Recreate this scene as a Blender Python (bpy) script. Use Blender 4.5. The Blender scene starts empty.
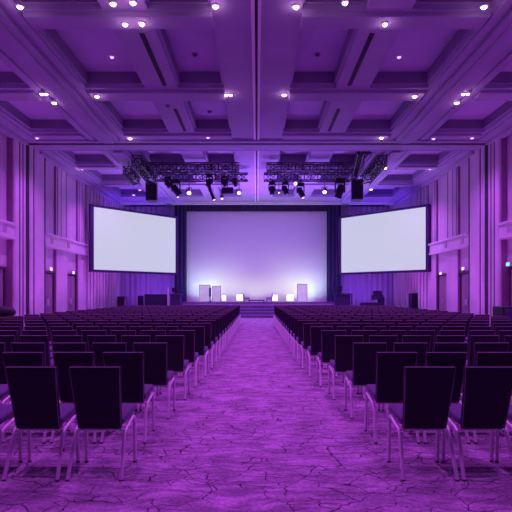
import bpy, bmesh, math, random
from mathutils import Vector, Matrix
random.seed(7)
S = bpy.context.scene
C = S.collection
PI = math.pi

# ------------------------------------------------------------------ camera
CH = 1.472          # eye height
F = 505.0           # focal length in pixels of a 512 frame
PX, PY = 257.0, 294.0
cam = bpy.data.cameras.new('camera')
cam.sensor_width = 36; cam.lens = F / 512 * 36
cam.shift_x = (256 - PX) / 512; cam.shift_y = (PY - 256) / 512
cam.clip_end = 200
co = bpy.data.objects.new('camera', cam); C.objects.link(co)
co.location = (0, 0, CH); co.rotation_euler = (PI / 2, 0, 0)
S.camera = co

def at(x, y, d):
    """world point that stands d metres away at picture point x, y"""
    return Vector(((x - PX) * d / F, d, CH + (PY - y) * d / F))

# ------------------------------------------------------------------ materials
def mat(name, col, rough=.6, metal=0, emit=None, es=1, sheen=0, spec=.5):
    m = bpy.data.materials.new(name); m.use_nodes = True
    b = m.node_tree.nodes['Principled BSDF']
    b.inputs['Base Color'].default_value = (*col, 1)
    b.inputs['Roughness'].default_value = rough
    b.inputs['Metallic'].default_value = metal
    b.inputs['Specular IOR Level'].default_value = spec
    if sheen:
        b.inputs['Sheen Weight'].default_value = sheen
        b.inputs['Sheen Roughness'].default_value = .4
    if emit:
        b.inputs['Emission Color'].default_value = (*emit, 1)
        b.inputs['Emission Strength'].default_value = es
    return m

def noisy(name, c1, c2, scale=4, rough=.6, bump=0, detail=4, metal=0, sheen=0, stretch=(1, 1, 1), spec=.5, lo=.35, hi=.65):
    m = mat(name, c1, rough, metal, sheen=sheen, spec=spec)
    nt = m.node_tree; N = nt.nodes; L = nt.links
    tc = N.new('ShaderNodeTexCoord'); mp = N.new('ShaderNodeMapping'); mp.inputs['Scale'].default_value = stretch
    nz = N.new('ShaderNodeTexNoise'); nz.inputs['Scale'].default_value = scale; nz.inputs['Detail'].default_value = detail
    cr = N.new('ShaderNodeValToRGB')
    cr.color_ramp.elements[0].position = lo; cr.color_ramp.elements[1].position = hi
    cr.color_ramp.elements[0].color = (*c1, 1); cr.color_ramp.elements[1].color = (*c2, 1)
    L.new(tc.outputs['Object'], mp.inputs['Vector']); L.new(mp.outputs['Vector'], nz.inputs['Vector'])
    L.new(nz.outputs['Fac'], cr.inputs['Fac']); L.new(cr.outputs['Color'], N['Principled BSDF'].inputs['Base Color'])
    if bump:
        bp = N.new('ShaderNodeBump'); bp.inputs['Strength'].default_value = bump; bp.inputs['Distance'].default_value = .01
        L.new(nz.outputs['Fac'], bp.inputs['Height']); L.new(bp.outputs['Normal'], N['Principled BSDF'].inputs['Normal'])
    return m

def carpet():
    m = mat('carpet', (.4, .32, .45), .95, spec=.1)
    nt = m.node_tree; N = nt.nodes; L = nt.links; B = N['Principled BSDF']
    tc = N.new('ShaderNodeTexCoord')
    def noise(scale, detail=3, rough=.55):
        n = N.new('ShaderNodeTexNoise'); n.inputs['Scale'].default_value = scale; n.inputs['Detail'].default_value = detail
        n.inputs['Roughness'].default_value = rough
        L.new(tc.outputs['Object'], n.inputs['Vector']); return n
    def math_(op, a, b=None, v=None):
        n = N.new('ShaderNodeMath'); n.operation = op; n.use_clamp = False
        L.new(a, n.inputs[0])
        if b is not None: L.new(b, n.inputs[1])
        if v is not None: n.inputs[1].default_value = v
        return n.outputs[0]
    def ramp(sock, p0, p1, v0, v1):
        n = N.new('ShaderNodeMapRange'); n.interpolation_type = 'SMOOTHSTEP'
        n.inputs['From Min'].default_value = p0; n.inputs['From Max'].default_value = p1
        n.inputs['To Min'].default_value = v0; n.inputs['To Max'].default_value = v1
        L.new(sock, n.inputs['Value']); return n.outputs['Result']
    # wandering the coordinates so the veins meander
    nd = noise(1.7, 4); sub = N.new('ShaderNodeVectorMath'); sub.operation = 'SUBTRACT'; sub.inputs[1].default_value = (.5, .5, .5)
    L.new(nd.outputs['Color'], sub.inputs[0])
    sc = N.new('ShaderNodeVectorMath'); sc.operation = 'SCALE'; sc.inputs['Scale'].default_value = .42; L.new(sub.outputs[0], sc.inputs[0])
    ad = N.new('ShaderNodeVectorMath'); ad.operation = 'ADD'; L.new(tc.outputs['Object'], ad.inputs[0]); L.new(sc.outputs[0], ad.inputs[1])
    def veins(scale, rot, stretch, w, mask_scale, lo, hi):
        mp = N.new('ShaderNodeMapping'); mp.inputs['Rotation'].default_value = (0, 0, rot); mp.inputs['Scale'].default_value = stretch
        L.new(ad.outputs[0], mp.inputs['Vector'])
        v = N.new('ShaderNodeTexVoronoi'); v.feature = 'DISTANCE_TO_EDGE'; v.voronoi_dimensions = '2D'; v.inputs['Scale'].default_value = scale
        L.new(mp.outputs['Vector'], v.inputs['Vector'])
        line = ramp(v.outputs['Distance'], 0, w, 1, 0)
        return math_('MULTIPLY', line, ramp(noise(mask_scale, 2).outputs['Fac'], lo, hi, 0, 1))
    v1 = veins(2.3, .35, (1.0, 1.45, 1), .022, 1.2, .33, .47)
    v2 = veins(5.2, -.35, (.85, 1.6, 1), .05, 2.4, .40, .55)
    vv = math_('MAXIMUM', v1, math_('MULTIPLY', v2, v=1.0))
    fine = ramp(noise(30, 4, .75).outputs['Fac'], .32, .68, .66, 1.18)
    blot = ramp(noise(2.6, 4).outputs['Fac'], .3, .7, .72, 1.15)
    brush_mp = N.new('ShaderNodeMapping'); brush_mp.inputs['Scale'].default_value = (2.4, 11, 1); brush_mp.inputs['Rotation'].default_value = (0, 0, .25)
    L.new(ad.outputs[0], brush_mp.inputs['Vector'])
    bn = N.new('ShaderNodeTexNoise'); bn.inputs['Scale'].default_value = 1.3; bn.inputs['Detail'].default_value = 3
    L.new(brush_mp.outputs['Vector'], bn.inputs['Vector'])
    brush = ramp(bn.outputs['Fac'], .35, .65, .70, 1.14)
    tone = math_('MULTIPLY', math_('MULTIPLY', fine, blot), brush)
    tone = math_('MULTIPLY', tone, ramp(vv, 0, 1, 1, .16))
    mul = N.new('ShaderNodeVectorMath'); mul.operation = 'SCALE'; mul.inputs[0].default_value = (.46, .38, .5)
    L.new(tone, mul.inputs['Scale']); L.new(mul.outputs[0], B.inputs['Base Color'])
    bp = N.new('ShaderNodeBump'); bp.inputs['Strength'].default_value = .35; bp.inputs['Distance'].default_value = .01
    L.new(tone, bp.inputs['Height']); L.new(bp.outputs['Normal'], B.inputs['Normal'])
    return m

M = dict(
    carpet=carpet(),
    wall=noisy('painted_wall', (.60, .53, .62), (.70, .62, .72), 1.2, .7, stretch=(1, 1, .35)),
    stripwall=noisy('pale_panel', (.72, .66, .75), (.80, .74, .83), 2, .6),
    recess=noisy('recess_panel', (.46, .38, .48), (.54, .45, .56), 2, .7),
    groove=mat('groove', (.05, .035, .06), .8),
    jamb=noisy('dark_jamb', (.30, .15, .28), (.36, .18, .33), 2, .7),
    ceil=noisy('ceiling_plaster', (.40, .40, .52), (.45, .45, .58), .8, .8),
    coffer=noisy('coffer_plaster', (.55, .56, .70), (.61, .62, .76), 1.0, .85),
    coffer_side=noisy('coffer_side_shaded', (.25, .22, .32), (.29, .26, .37), 1.0, .85),  # darker than the coffer panels: shade on the side faces put into the colour
    door=noisy('door_wood', (.27, .18, .27), (.35, .25, .34), 3, .5, stretch=(6, 6, .6)),
    frame=mat('dark_frame', (.08, .05, .08), .5),
    velvet=noisy('velvet', (.035, .025, .09), (.055, .035, .13), 3, .9, stretch=(9, 9, .4), sheen=.1),
    drape=noisy('drape', (.40, .33, .52), (.52, .43, .64), 2, .8, stretch=(7, 7, .3)),
    black=noisy('black_paint', (.014, .012, .018), (.024, .02, .03), 8, .55),
    navy=noisy('matte_case', (.035, .03, .085), (.05, .042, .115), 8, .6),
    grille=noisy('speaker_grille', (.012, .01, .016), (.03, .026, .04), 160, .6, bump=.4),
    truss=mat('truss_metal', (.05, .04, .07), .45, .5),
    fabric=noisy('back_fabric_shaded', (.022, .016, .032), (.033, .024, .047), 90, .8, bump=.2, sheen=.08, spec=.3),  # shade on the viewer-facing backs put into the cloth colour
    seat=noisy('seat_fabric_lit', (.085, .075, .15), (.112, .10, .195), 90, .8, bump=.2, sheen=.2, spec=.3),  # paler than the backs: light falling on the seats put into the colour
    piping=mat('piping_cord', (.24, .18, .26), .5),
    chrome=mat('brushed_steel', (.84, .78, .86), .38, .25),
    rubber=mat('rubber', (.06, .05, .065), .8),
    cyc=mat('projection_cloth', (.84, .82, .86), .85, spec=.1),
    glowscreen=mat('lit_screen', (.12, .12, .13), .6, emit=(.53, .56, .67), es=1.0, spec=.1),
    stage=noisy('stage_deck', (.12, .10, .20), (.17, .14, .27), 6, .6),
    stagetrim=noisy('stage_edge', (.42, .34, .52), (.50, .40, .60), 8, .5),
    white=noisy('white_laminate', (.74, .70, .74), (.80, .76, .80), 3, .5),
    grey=noisy('grey_fabric', (.30, .28, .36), (.38, .36, .44), 30, .8),
    glow=mat('glow_block', (.9, .9, .9), .5, emit=(1, .97, .93), es=1.5),
    lamp=mat('lamp_lens', (.9, .8, .9), .4, emit=(1, .66, .96), es=9),
    dimlamp=mat('dim_lamp_lens', (.9, .8, .9), .4, emit=(.95, .5, 1), es=1.5),
    warm=mat('warm_lens', (.9, .8, .8), .4, emit=(1, .55, .55), es=3.5),
    pink=mat('pink_lens', (.9, .8, .9), .4, emit=(1, .58, .92), es=3),
    red=mat('red_lens', (.8, .2, .2), .4, emit=(1, .08, .2), es=2),
    dark_lens=mat('dark_lens', (.05, .04, .1), .15),
    signwhite=mat('sign_white', (.9, .9, .9), .4, emit=(1, .74, .86), es=1.8),
    signwarm=mat('sign_warm', (.9, .9, .8), .4, emit=(1, .74, .6), es=1.8),
    signgreen=mat('sign_green', (.2, .8, .7), .4, emit=(.12, .75, .85), es=1.6),
    slot=mat('slot_black', (.02, .015, .03), .7),
    rail=mat('pale_rail', (.86, .82, .90), .45),
)

# ------------------------------------------------------------------ mesh helpers
class MB:
    def __init__(s): s.bm = bmesh.new()
    def box(s, x0, x1, y0, y1, z0, z1, bev=0, seg=1):
        r = bmesh.ops.create_cube(s.bm, size=1)
        v = r['verts']
        for q in v:
            q.co = Vector(((x0 + x1) / 2 + q.co.x * (x1 - x0), (y0 + y1) / 2 + q.co.y * (y1 - y0), (z0 + z1) / 2 + q.co.z * (z1 - z0)))
        if bev:
            e = list({e for q in v for e in q.link_edges})
            bmesh.ops.bevel(s.bm, geom=e, offset=bev, segments=seg, affect='EDGES', profile=.5)
        return s
    def hexa(s, pts, bev=0, seg=2):
        """8 points: lower ring then upper ring"""
        v = [s.bm.verts.new(p) for p in pts]
        fs = [(3, 2, 1, 0), (4, 5, 6, 7), (0, 1, 5, 4), (1, 2, 6, 5), (2, 3, 7, 6), (3, 0, 4, 7)]
        for f in fs: s.bm.faces.new([v[i] for i in f])
        if bev:
            e = list({e for q in v for e in q.link_edges})
            bmesh.ops.bevel(s.bm, geom=e, offset=bev, segments=seg, affect='EDGES', profile=.5)
        return s
    def tube(s, pts, r, n=8, cap=True, closed=False):
        pts = [Vector(p) for p in pts]; k = len(pts); rings = []
        up = None
        for i, p in enumerate(pts):
            if closed: t = (pts[(i + 1) % k] - pts[i - 1]).normalized()
            else: t = ((pts[min(i + 1, k - 1)] - pts[max(i - 1, 0)])).normalized()
            if up is None:
                a = Vector((0, 0, 1)) if abs(t.z) < .9 else Vector((1, 0, 0))
                up = (a - t * a.dot(t)).normalized()
            else:
                up = (up - t * up.dot(t)).normalized()
            b = t.cross(up)
            rr = r[i] if isinstance(r, (list, tuple)) else r
            rings.append([s.bm.verts.new(p + (up * math.cos(2 * PI * j / n) + b * math.sin(2 * PI * j / n)) * rr) for j in range(n)])
        for i in range(k if closed else k - 1):
            A, B = rings[i], rings[(i + 1) % k]
            for j in range(n):
                s.bm.faces.new((A[j], A[(j + 1) % n], B[(j + 1) % n], B[j]))
        if cap and not closed:
            s.bm.faces.new(rings[0][::-1]); s.bm.faces.new(rings[-1])
        return s
    def lathe(s, prof, c, axis=(0, 0, 1), n=16):
        """prof: (radius, height along the axis)"""
        a = Vector(axis).normalized(); t = Vector((1, 0, 0)) if abs(a.x) < .9 else Vector((0, 1, 0))
        u = (t - a * t.dot(a)).normalized(); w = a.cross(u); c = Vector(c); rings = []
        for r, h in prof:
            r = max(r, .0005)
            rings.append([s.bm.verts.new(c + a * h + (u * math.cos(2 * PI * j / n) + w * math.sin(2 * PI * j / n)) * r) for j in range(n)])
        for A, B in zip(rings, rings[1:]):
            for j in range(n): s.bm.faces.new((A[j], A[(j + 1) % n], B[(j + 1) % n], B[j]))
        s.bm.faces.new(rings[0][::-1]); s.bm.faces.new(rings[-1])
        return s
    def quad(s, a, b, c, d):
        s.bm.faces.new([s.bm.verts.new(p) for p in (a, b, c, d)]); return s
    def build(s, name, m, parent=None, smooth=False, loc=None, rot=None):
        bmesh.ops.recalc_face_normals(s.bm, faces=s.bm.faces)
        me = bpy.data.meshes.new(name); s.bm.to_mesh(me); s.bm.free()
        me.materials.append(m)
        if smooth:
            for p in me.polygons: p.use_smooth = True
            me.set_sharp_from_angle(angle=.7)
        o = bpy.data.objects.new(name, me); C.objects.link(o)
        if parent: o.parent = parent
        if loc: o.location = loc
        if rot: o.rotation_euler = rot
        return o

def thing(name, label, cat, loc=(0, 0, 0), rz=0, group=None):
    o = bpy.data.objects.new(name, None); C.objects.link(o)
    o.empty_display_size = .1; o.location = loc; o.rotation_euler = (0, 0, rz)
    o['label'] = label; o['category'] = cat
    if group: o['group'] = group
    return o
def tag(o, label, cat, group=None):
    o['label'] = label; o['category'] = cat
    if group: o['group'] = group
    return o
def struct(o, label=None, cat=None):
    o['kind'] = 'structure'
    if label: o['label'] = label
    if cat: o['category'] = cat
    return o
def copy_tree(o, parent=None):
    c = o.copy(); C.objects.link(c)
    if parent: c.parent = parent
    for ch in list(kids[o.name]) if o.name in kids else []:
        copy_tree(ch, c)
    return c
kids = {}
def remember(o):
    kids[o.name] = [c for c in C.objects if c.parent == o]
    for c in kids[o.name]: remember(c)

# ------------------------------------------------------------------ the room
W = 9.4            # half width of the hall
CZ = CH + 6.2      # ceiling soffit
BACK = 35.6
NEAR = -3.0

struct(MB().box(-W - .8, W + .8, NEAR, BACK + .3, -.1, 0).build('floor', M['carpet']),
       'purple lit carpet with dark meandering vein pattern', 'floor')

# ceiling: soffit with recessed coffers
cols = [(.99, 2.38), (3.37, 5.15), (6.8, 8.7)]
cols = sorted([(-b, -a) for a, b in cols] + cols)
rows = [(-1.5, 2.2), (3.4, 6.7), (7.6, 11.0), (11.75, 15.2), (16.15, 19.35), (21.75, 24.2), (25.0, 28.2), (29.0, 32.2)]
REC = .46
xs = [-W - .8] + [v for c in cols for v in c] + [W + .8]
ys = [NEAR] + [v for r in rows for v in r] + [BACK + .3]
mb = MB(); cof = MB(); side = MB()
for i in range(len(xs) - 1):
    for j in range(len(ys) - 1):
        x0, x1, y0, y1 = xs[i], xs[i + 1], ys[j], ys[j + 1]
        if i % 2 == 1 and j % 2 == 1:
            k = .07; zt = CZ + REC; zs = CZ + .12
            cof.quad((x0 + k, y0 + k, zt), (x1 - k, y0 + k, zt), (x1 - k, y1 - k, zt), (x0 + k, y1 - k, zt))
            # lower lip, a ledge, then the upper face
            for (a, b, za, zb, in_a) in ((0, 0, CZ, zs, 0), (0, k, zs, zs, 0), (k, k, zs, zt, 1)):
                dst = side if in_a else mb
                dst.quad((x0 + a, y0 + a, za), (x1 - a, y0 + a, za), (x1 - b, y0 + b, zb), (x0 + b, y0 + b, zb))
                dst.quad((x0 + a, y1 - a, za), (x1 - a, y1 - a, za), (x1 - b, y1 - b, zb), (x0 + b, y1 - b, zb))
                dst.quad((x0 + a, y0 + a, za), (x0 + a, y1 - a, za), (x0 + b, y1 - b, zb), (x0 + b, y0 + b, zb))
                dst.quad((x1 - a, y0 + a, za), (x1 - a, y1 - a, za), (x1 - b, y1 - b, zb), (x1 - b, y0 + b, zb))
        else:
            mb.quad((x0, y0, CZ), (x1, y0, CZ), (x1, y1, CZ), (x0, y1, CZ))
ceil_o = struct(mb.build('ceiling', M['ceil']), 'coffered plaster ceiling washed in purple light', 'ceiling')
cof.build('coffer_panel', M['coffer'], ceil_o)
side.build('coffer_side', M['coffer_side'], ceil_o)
lid = MB().box(-W - .8, W + .8, NEAR, BACK + .3, CZ + .55, CZ + .65).build('ceiling_slab', M['slot'], ceil_o)
# stepped beams under the soffit
bm_ = MB()
for y0, y1 in ((2.5, 3.1), (7.0, 7.4), (11.1, 11.65), (15.35, 15.98), (19.5, 19.95), (24.35, 24.85), (28.35, 28.85)):
    for a, b in ((.99, 5.15), (6.8, 8.7)):
        for sx in (-1, 1):
            x0, x1 = sorted((a * sx, b * sx))
            bm_.box(x0, x1, y0, y1, CZ - .10, CZ + .02, .02)
struct(bm_.build('trim_1', M['ceil']))
ml = MB()
for sx in (-1, 1):
    for a, b, d in ((5.22, 5.42, .05), (5.55, 6.35, .10), (5.75, 6.15, .16), (6.5, 6.72, .05)):
        for y0, y1 in ((NEAR, 20.3), (21.6, 34.4)):
            x0, x1 = sorted((a * sx, b * sx))
            ml.box(x0, x1, y0, y1, CZ - d, CZ + .02, .015)
    # crown along the wall
    for a, b, d in ((W - .55, W + .1, .08), (W - .22, W + .1, .22)):
        for y0, y1 in ((NEAR, 20.3), (21.6, BACK)):
            x0, x1 = sorted((a * sx, b * sx))
            ml.box(x0, x1, y0, y1, CZ - d, CZ + .02, .015)
struct(ml.build('trim_2', M['ceil']))
# linear diffuser slots between the coffers
sm = MB()
for sx in (-1, 1):
    for y0, y1 in ((7.9, 10.6), (12.0, 15.0), (16.9, 19.2)):
        sm.box(sx * 2.74 - .06, sx * 2.74 + .06, y0, y1, CZ - .015, CZ + .02)
struct(sm.build('trim_3', M['slot']))
# centre joint running towards the stage
cj = MB()
cj.box(-.05, .02, NEAR, 34.6, CZ - .02, CZ + .02)
struct(cj.build('trim_4', M['slot']))
cj = MB()
cj.box(-.13, -.05, NEAR, 34.6, CZ - .05, CZ + .02, .01); cj.box(.02, .09, NEAR, 34.6, CZ - .045, CZ + .02, .008)
struct(cj.build('trim_5', M['rail']))
# portal frame of the folding wall: header with two dark tracks
hd = MB()
hd.box(-W, W, 20.62, 21.32, CZ - .125, CZ + .02, .01)
hd.box(-W, W, 20.2, 20.46, CZ - .10, CZ + .02, .02); hd.box(-W, W, 21.46, 21.65, CZ - .08, CZ + .02, .02)
struct(hd.build('trim_6', M['ceil']))
hs = MB(); hs.box(-W, W, 20.45, 20.63, CZ - .115, CZ + .01); hs.box(-W, W, 21.3, 21.47, CZ - .095, CZ + .01)
struct(hs.build('trim_7', M['slot']))

# side walls -------------------------------------------------------
def side_wall(sx, name):
    def bx(b, d0, d1, y0, y1, z0, z1, bev=0):
        # d: how far out of the wall plane towards the room (negative = recessed)
        x0, x1 = sorted((sx * (W - d0), sx * (W - d1)))
        b.box(x0, x1, y0, y1, z0, z1, bev)
    wall = MB()
    bx(wall, -.75, -.45, NEAR, BACK, 0, CZ)                # backing
    bx(wall, -.46, -.20, NEAR, 19.42, 2.52, CZ)            # recessed near bay above the doors
    bx(wall, -.46, -.10, 22.2, 27.8, 3.6, CZ)              # upper panels of the door bay
    bx(wall, -.46, 0, 27.8, BACK, 0, CZ)
    wo = struct(wall.build('wall_' + name, M['wall']), f'{name} wall of the hall with tall pale pilasters and a frieze', 'wall')
    p = MB(); g_ = MB()
    # pilasters, full height
    for y0, y1 in ((3, 4.6), (6.3, 7.9), (9.6, 11.2), (12.9, 14.5), (16.0, 17.0)):
        bx(p, -.46, -.06, y0, y1, 0, CZ - .1, .02)
        for y in (y0 + .25, y1 - .3): bx(g_, -.1, -.055, y, y + .06, 4.2, CZ - .2)
    for y0, y1 in ((23.68, 25.05), (26.55, 27.85)):
        bx(p, -.46, 0, y0, y1, 0, CZ - .1, .02)
        bx(g_, -.2, .004, y0 + .10, y0 + .17, 4.2, CZ - .2); bx(g_, -.2, .004, y1 - .2, y1 - .12, 4.2, CZ - .2)
        bx(g_, -.2, .004, y0 + .55, y0 + .60, 4.2, CZ - .2)
    p.build('pilaster', M['wall'], wo)
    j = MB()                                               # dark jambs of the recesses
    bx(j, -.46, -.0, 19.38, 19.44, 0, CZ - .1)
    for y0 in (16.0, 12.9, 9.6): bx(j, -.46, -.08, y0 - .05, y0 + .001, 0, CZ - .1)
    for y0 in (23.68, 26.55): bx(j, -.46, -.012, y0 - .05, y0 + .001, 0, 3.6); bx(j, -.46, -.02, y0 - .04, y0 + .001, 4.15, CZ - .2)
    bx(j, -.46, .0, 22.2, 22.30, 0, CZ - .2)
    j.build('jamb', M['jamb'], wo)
    rc = MB()
    for y0, y1 in ((22.3, 23.65), (25.05, 26.52)):
        bx(rc, -.46, -.12, y0, y1, 2.5, 3.62)               # lit panel over the doors
    rc.build('overdoor_panel', M['wall'], wo)
    f = MB()
    for y0, y1 in ((NEAR, 19.42), (22.2, 27.75)):
        bx(f, -.4, .10, y0, y1, 3.62, 4.14, .02)
        bx(f, -.4, .17, y0, y1, 4.08, 4.18, .015); bx(f, -.4, .14, y0, y1, 3.56, 3.66, .015)
    fo = f.build('frieze', M['stripwall'], wo)
    q = MB()
    for y in (10.6, 13.7, 16.9, 18.6, 22.9, 24.9):
        bx(q, .09, .12, y - .16, y + .16, 3.74, 4.0, .01)
    q.build('vent_panel', M['recess'], fo)
    s_ = MB(); jt = MB()
    for y in (28.0, 28.5, 29.1, 29.7, 30.2, 30.9, 31.4, 32.1, 32.7, 33.3, 34.0):
        bx(s_, -.01, .08, y - .13, y + .13, 0, CZ - .2, .02)
        bx(g_, -.01, .012, y + .13, y + .24, 0, CZ - .2)
    for z in (5.0, 5.9, 6.8):                              # panel joints
        for y0, y1 in ((17.0, 19.15), (14.5, 16.0)): bx(jt, -.22, -.197, y0, y1, z, z + .010)
        for y0, y1 in ((22.3, 23.6), (25.1, 26.5)): bx(jt, -.12, -.097, y0, y1, z, z + .010)
    for y in (17.6, 18.3): bx(g_, -.22, -.195, y, y + .05, 4.2, CZ - .2)
    s_.build('upright_strip', M['stripwall'], wo)
    g_.build('groove', M['groove'], wo)
    jt.build('panel_joint', M['recess'], wo)
    # portal pilasters beside the folding-wall track
    k = MB()
    bx(k, -.5, .10, 19.43, 19.80, 0, CZ, .05); bx(k, -.5, .10, 19.9, 20.06, 0, CZ, .03); bx(k, -.5, .10, 20.16, 20.36, 0, CZ, .05)
    bx(k, -.5, .10, 20.70, 21.02, 0, CZ, .03); bx(k, -.5, .10, 21.16, 22.1, 0, CZ, .03)
    struct(k.build('trim_8' if sx < 0 else 'trim_9', M['stripwall']))
    d = MB()
    bx(d, -.5, .07, 19.78, 19.92, 0, CZ); bx(d, -.5, .07, 20.04, 20.18, 0, CZ); bx(d, -.5, .06, 20.34, 20.72, 0, CZ); bx(d, -.5, .07, 21.0, 21.18, 0, CZ); bx(d, -.5, .09, 22.06, 22.24, 0, CZ)
    struct(d.build('trim_10' if sx < 0 else 'trim_11', M['groove']))
    b = MB()
    for y0, y1 in ((16.0, 17.0), (23.68, 25.05), (26.55, 27.85)):
        bx(b, -.05, .03, y0, y1, 0, .16, .008)
    struct(b.build('baseboard_' + name, M['recess']))
side_wall(-1, 'left'); side_wall(1, 'right')
struct(MB().box(-W - .8, W + .8, BACK, BACK + .2, 0, CZ).build('wall_back', M['wall']), 'back wall behind the stage drapes', 'wall')
# cornice line above the back drapes
cb = MB(); cb.box(-W, W, 33.9, 34.25, CZ - .16, CZ + .02, .03); cb.box(-W, W, 33.75, 33.92, CZ - .09, CZ + .02, .02)
struct(cb.build('trim_12', M['stripwall']))

# doors -----------------------------------------------------------
def door(n, sx, y0, y1, rd):
    X = lambda d: sx * (W - d)
    def bx(b, d0, d1, a, c, z0, z1, bev=0):
        x0, x1 = sorted((X(d0 + rd), X(d1 + rd))); b.box(x0, x1, a, c, z0, z1, bev)
    f = MB()
    bx(f, -.2, .04, y0, y0 + .06, 0, 2.45, .01); bx(f, -.2, .04, y1 - .06, y1, 0, 2.45, .01); bx(f, -.2, .07, y0, y1, 2.42, 2.51, .01)
    fo = struct(f.build('door_%d' % n, M['frame']), f'double door under a lit sign in the {"left" if sx < 0 else "right"} wall', 'door')
    ym = (y0 + y1) / 2
    for a, c in ((y0 + .07, ym - .012), (ym + .012, y1 - .07)):
        l = MB(); bx(l, -.1, -.02, a, c, .02, 2.4, .005)
        for z0, z1 in ((.25, 1.0), (1.2, 2.2)):
            bx(l, -.03, -.005, a + .1, c - .1, z0, z1, .012)
        lo = l.build('door_leaf', M['door'], fo)
        h = MB(); yy = c - .06 if c < ym + .1 else a + .06
        bx(h, -.02, .04, yy - .015, yy + .015, .95, 1.25, .006)
        h.build('door_handle', M['chrome'], lo)
dn = 1
for sx in (-1, 1):
    for y0, y1 in ((22.32, 23.62), (25.08, 26.5), (17.05, 19.2)):
        door(dn, sx, y0, y1, -.12 if y0 > 20 else -.20); dn += 1
# lit sign boxes on the door heads
def sign(px, py, d, m, label, off=.0):
    p = at(px, py, d); sx = 1 if p.x > 0 else -1
    X = sx * (W + (.02 if d > 20 else .10))
    t = thing('door_sign', label, 'sign light', (X, d, p.z - .075), 0, 'lit sign boxes over the doors')
    MB().box(-.04, .04, -.13, .13, 0, .15, .01).build('housing', M['rail'], t)
    MB().box(min(-sx * .035, -sx * .055), max(-sx * .035, -sx * .055), -.115, .115, .015, .135, .006).build('lit_face', m, t)
    b = MB(); b.box(-.03, .03, -.02, .02, -.06, .01); b.build('bracket', M['frame'], t)
sign(47.2, 269, 23.0, M['signwarm'], 'warm white lit sign box over the left wall door nearest the tall pilaster')
sign(72.3, 272.7, 25.8, M['signwhite'], 'pinkish lit sign box over the left wall door nearest the side screen')
sign(465, 268.6, 23.0, M['signwhite'], 'white lit sign box over the right wall door nearest the tall pilaster')
sign(440.7, 273.4, 25.8, M['signwarm'], 'small lit sign box over the right wall door nearest the side screen')
sign(508.9, 264.3, 19.04, M['signgreen'], 'blue-green lit sign box over the door at the right picture edge')

# ------------------------------------------------------------------ chairs
def backrest_mb(detail):
    b = MB()
    # back face (towards the viewer) leans: foot of panel y=.135, top y=0
    n = 5 if detail else 2
    rows_ = []
    for i in range(n + 1):
        t = i / n; z = .375 + (.90 - .375) * t
        y = .135 * (1 - t) ** 1.15
        hw = .178 + (.203 - .178) * t
        rows_.append((z, y, hw))
    th = .038
    for back in (0, 1): pass
    m = 4 if detail else 2
    grid = []
    for (z, y, hw) in rows_:
        fr, bk = [], []
        for k in range(m + 1):
            u = -1 + 2 * k / m
            cy = .014 * (1 - u * u)          # gentle lumbar curve
            bk.append(b.bm.verts.new((u * hw, y - cy * .4, z)))
            fr.append(b.bm.verts.new((u * hw, y + th - cy * .4, z)))
        grid.append((bk, fr))
    for i in range(n):
        for k in range(m):
            A, B = grid[i], grid[i + 1]
            b.bm.faces.new((A[0][k], A[0][k + 1], B[0][k + 1], B[0][k]))
            b.bm.faces.new((A[1][k], B[1][k], B[1][k + 1], A[1][k + 1]))
        A, B = grid[i], grid[i + 1]
        b.bm.faces.new((A[0][0], B[0][0], B[1][0], A[1][0])); b.bm.faces.new((A[0][m], A[1][m], B[1][m], B[0][m]))
    for k in range(m):
        A = grid[0]; b.bm.faces.new((A[0][k], A[1][k], A[1][k + 1], A[0][k + 1]))
        A = grid[n]; b.bm.faces.new((A[0][k], A[0][k + 1], A[1][k + 1], A[1][k]))
    bmesh.ops.recalc_face_normals(b.bm, faces=b.bm.faces)
    if detail:
        e = [e for e in b.bm.edges if len(e.link_faces) == 2 and e.calc_face_angle(0) > .8]
        bmesh.ops.bevel(b.bm, geom=e, offset=.011, segments=3, affect='EDGES', profile=.5)
    return b, rows_
def seat_mb(detail):
    b = MB()
    y0, y1 = .16, .50
    pts = [(-.186, y0, .395), (.186, y0, .395), (.205, y1, .425), (-.205, y1, .425),
           (-.188, y0, .455), (.188, y0, .455), (.205, y1, .502), (-.205, y1, .502)]
    b.hexa(pts, .022 if detail else 0, 3)
    return b
def leg_paths(s):
    # one bent tube per side: rear leg -> sloping rail -> front leg; split mid-rail into two legs
    rear = [(.212, 0, .008), (.203, .09, .21), (.199, .135, .315), (.200, .16, .350), (.203, .205, .372), (.206, .28, .388)]
    front = [(.206, .28, .388), (.209, .37, .412), (.210, .405, .410), (.211, .43, .385), (.211, .437, .34), (.212, .45, .008)]
    return [[(x * s, y, z) for x, y, z in q] for q in (rear, front)]
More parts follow.
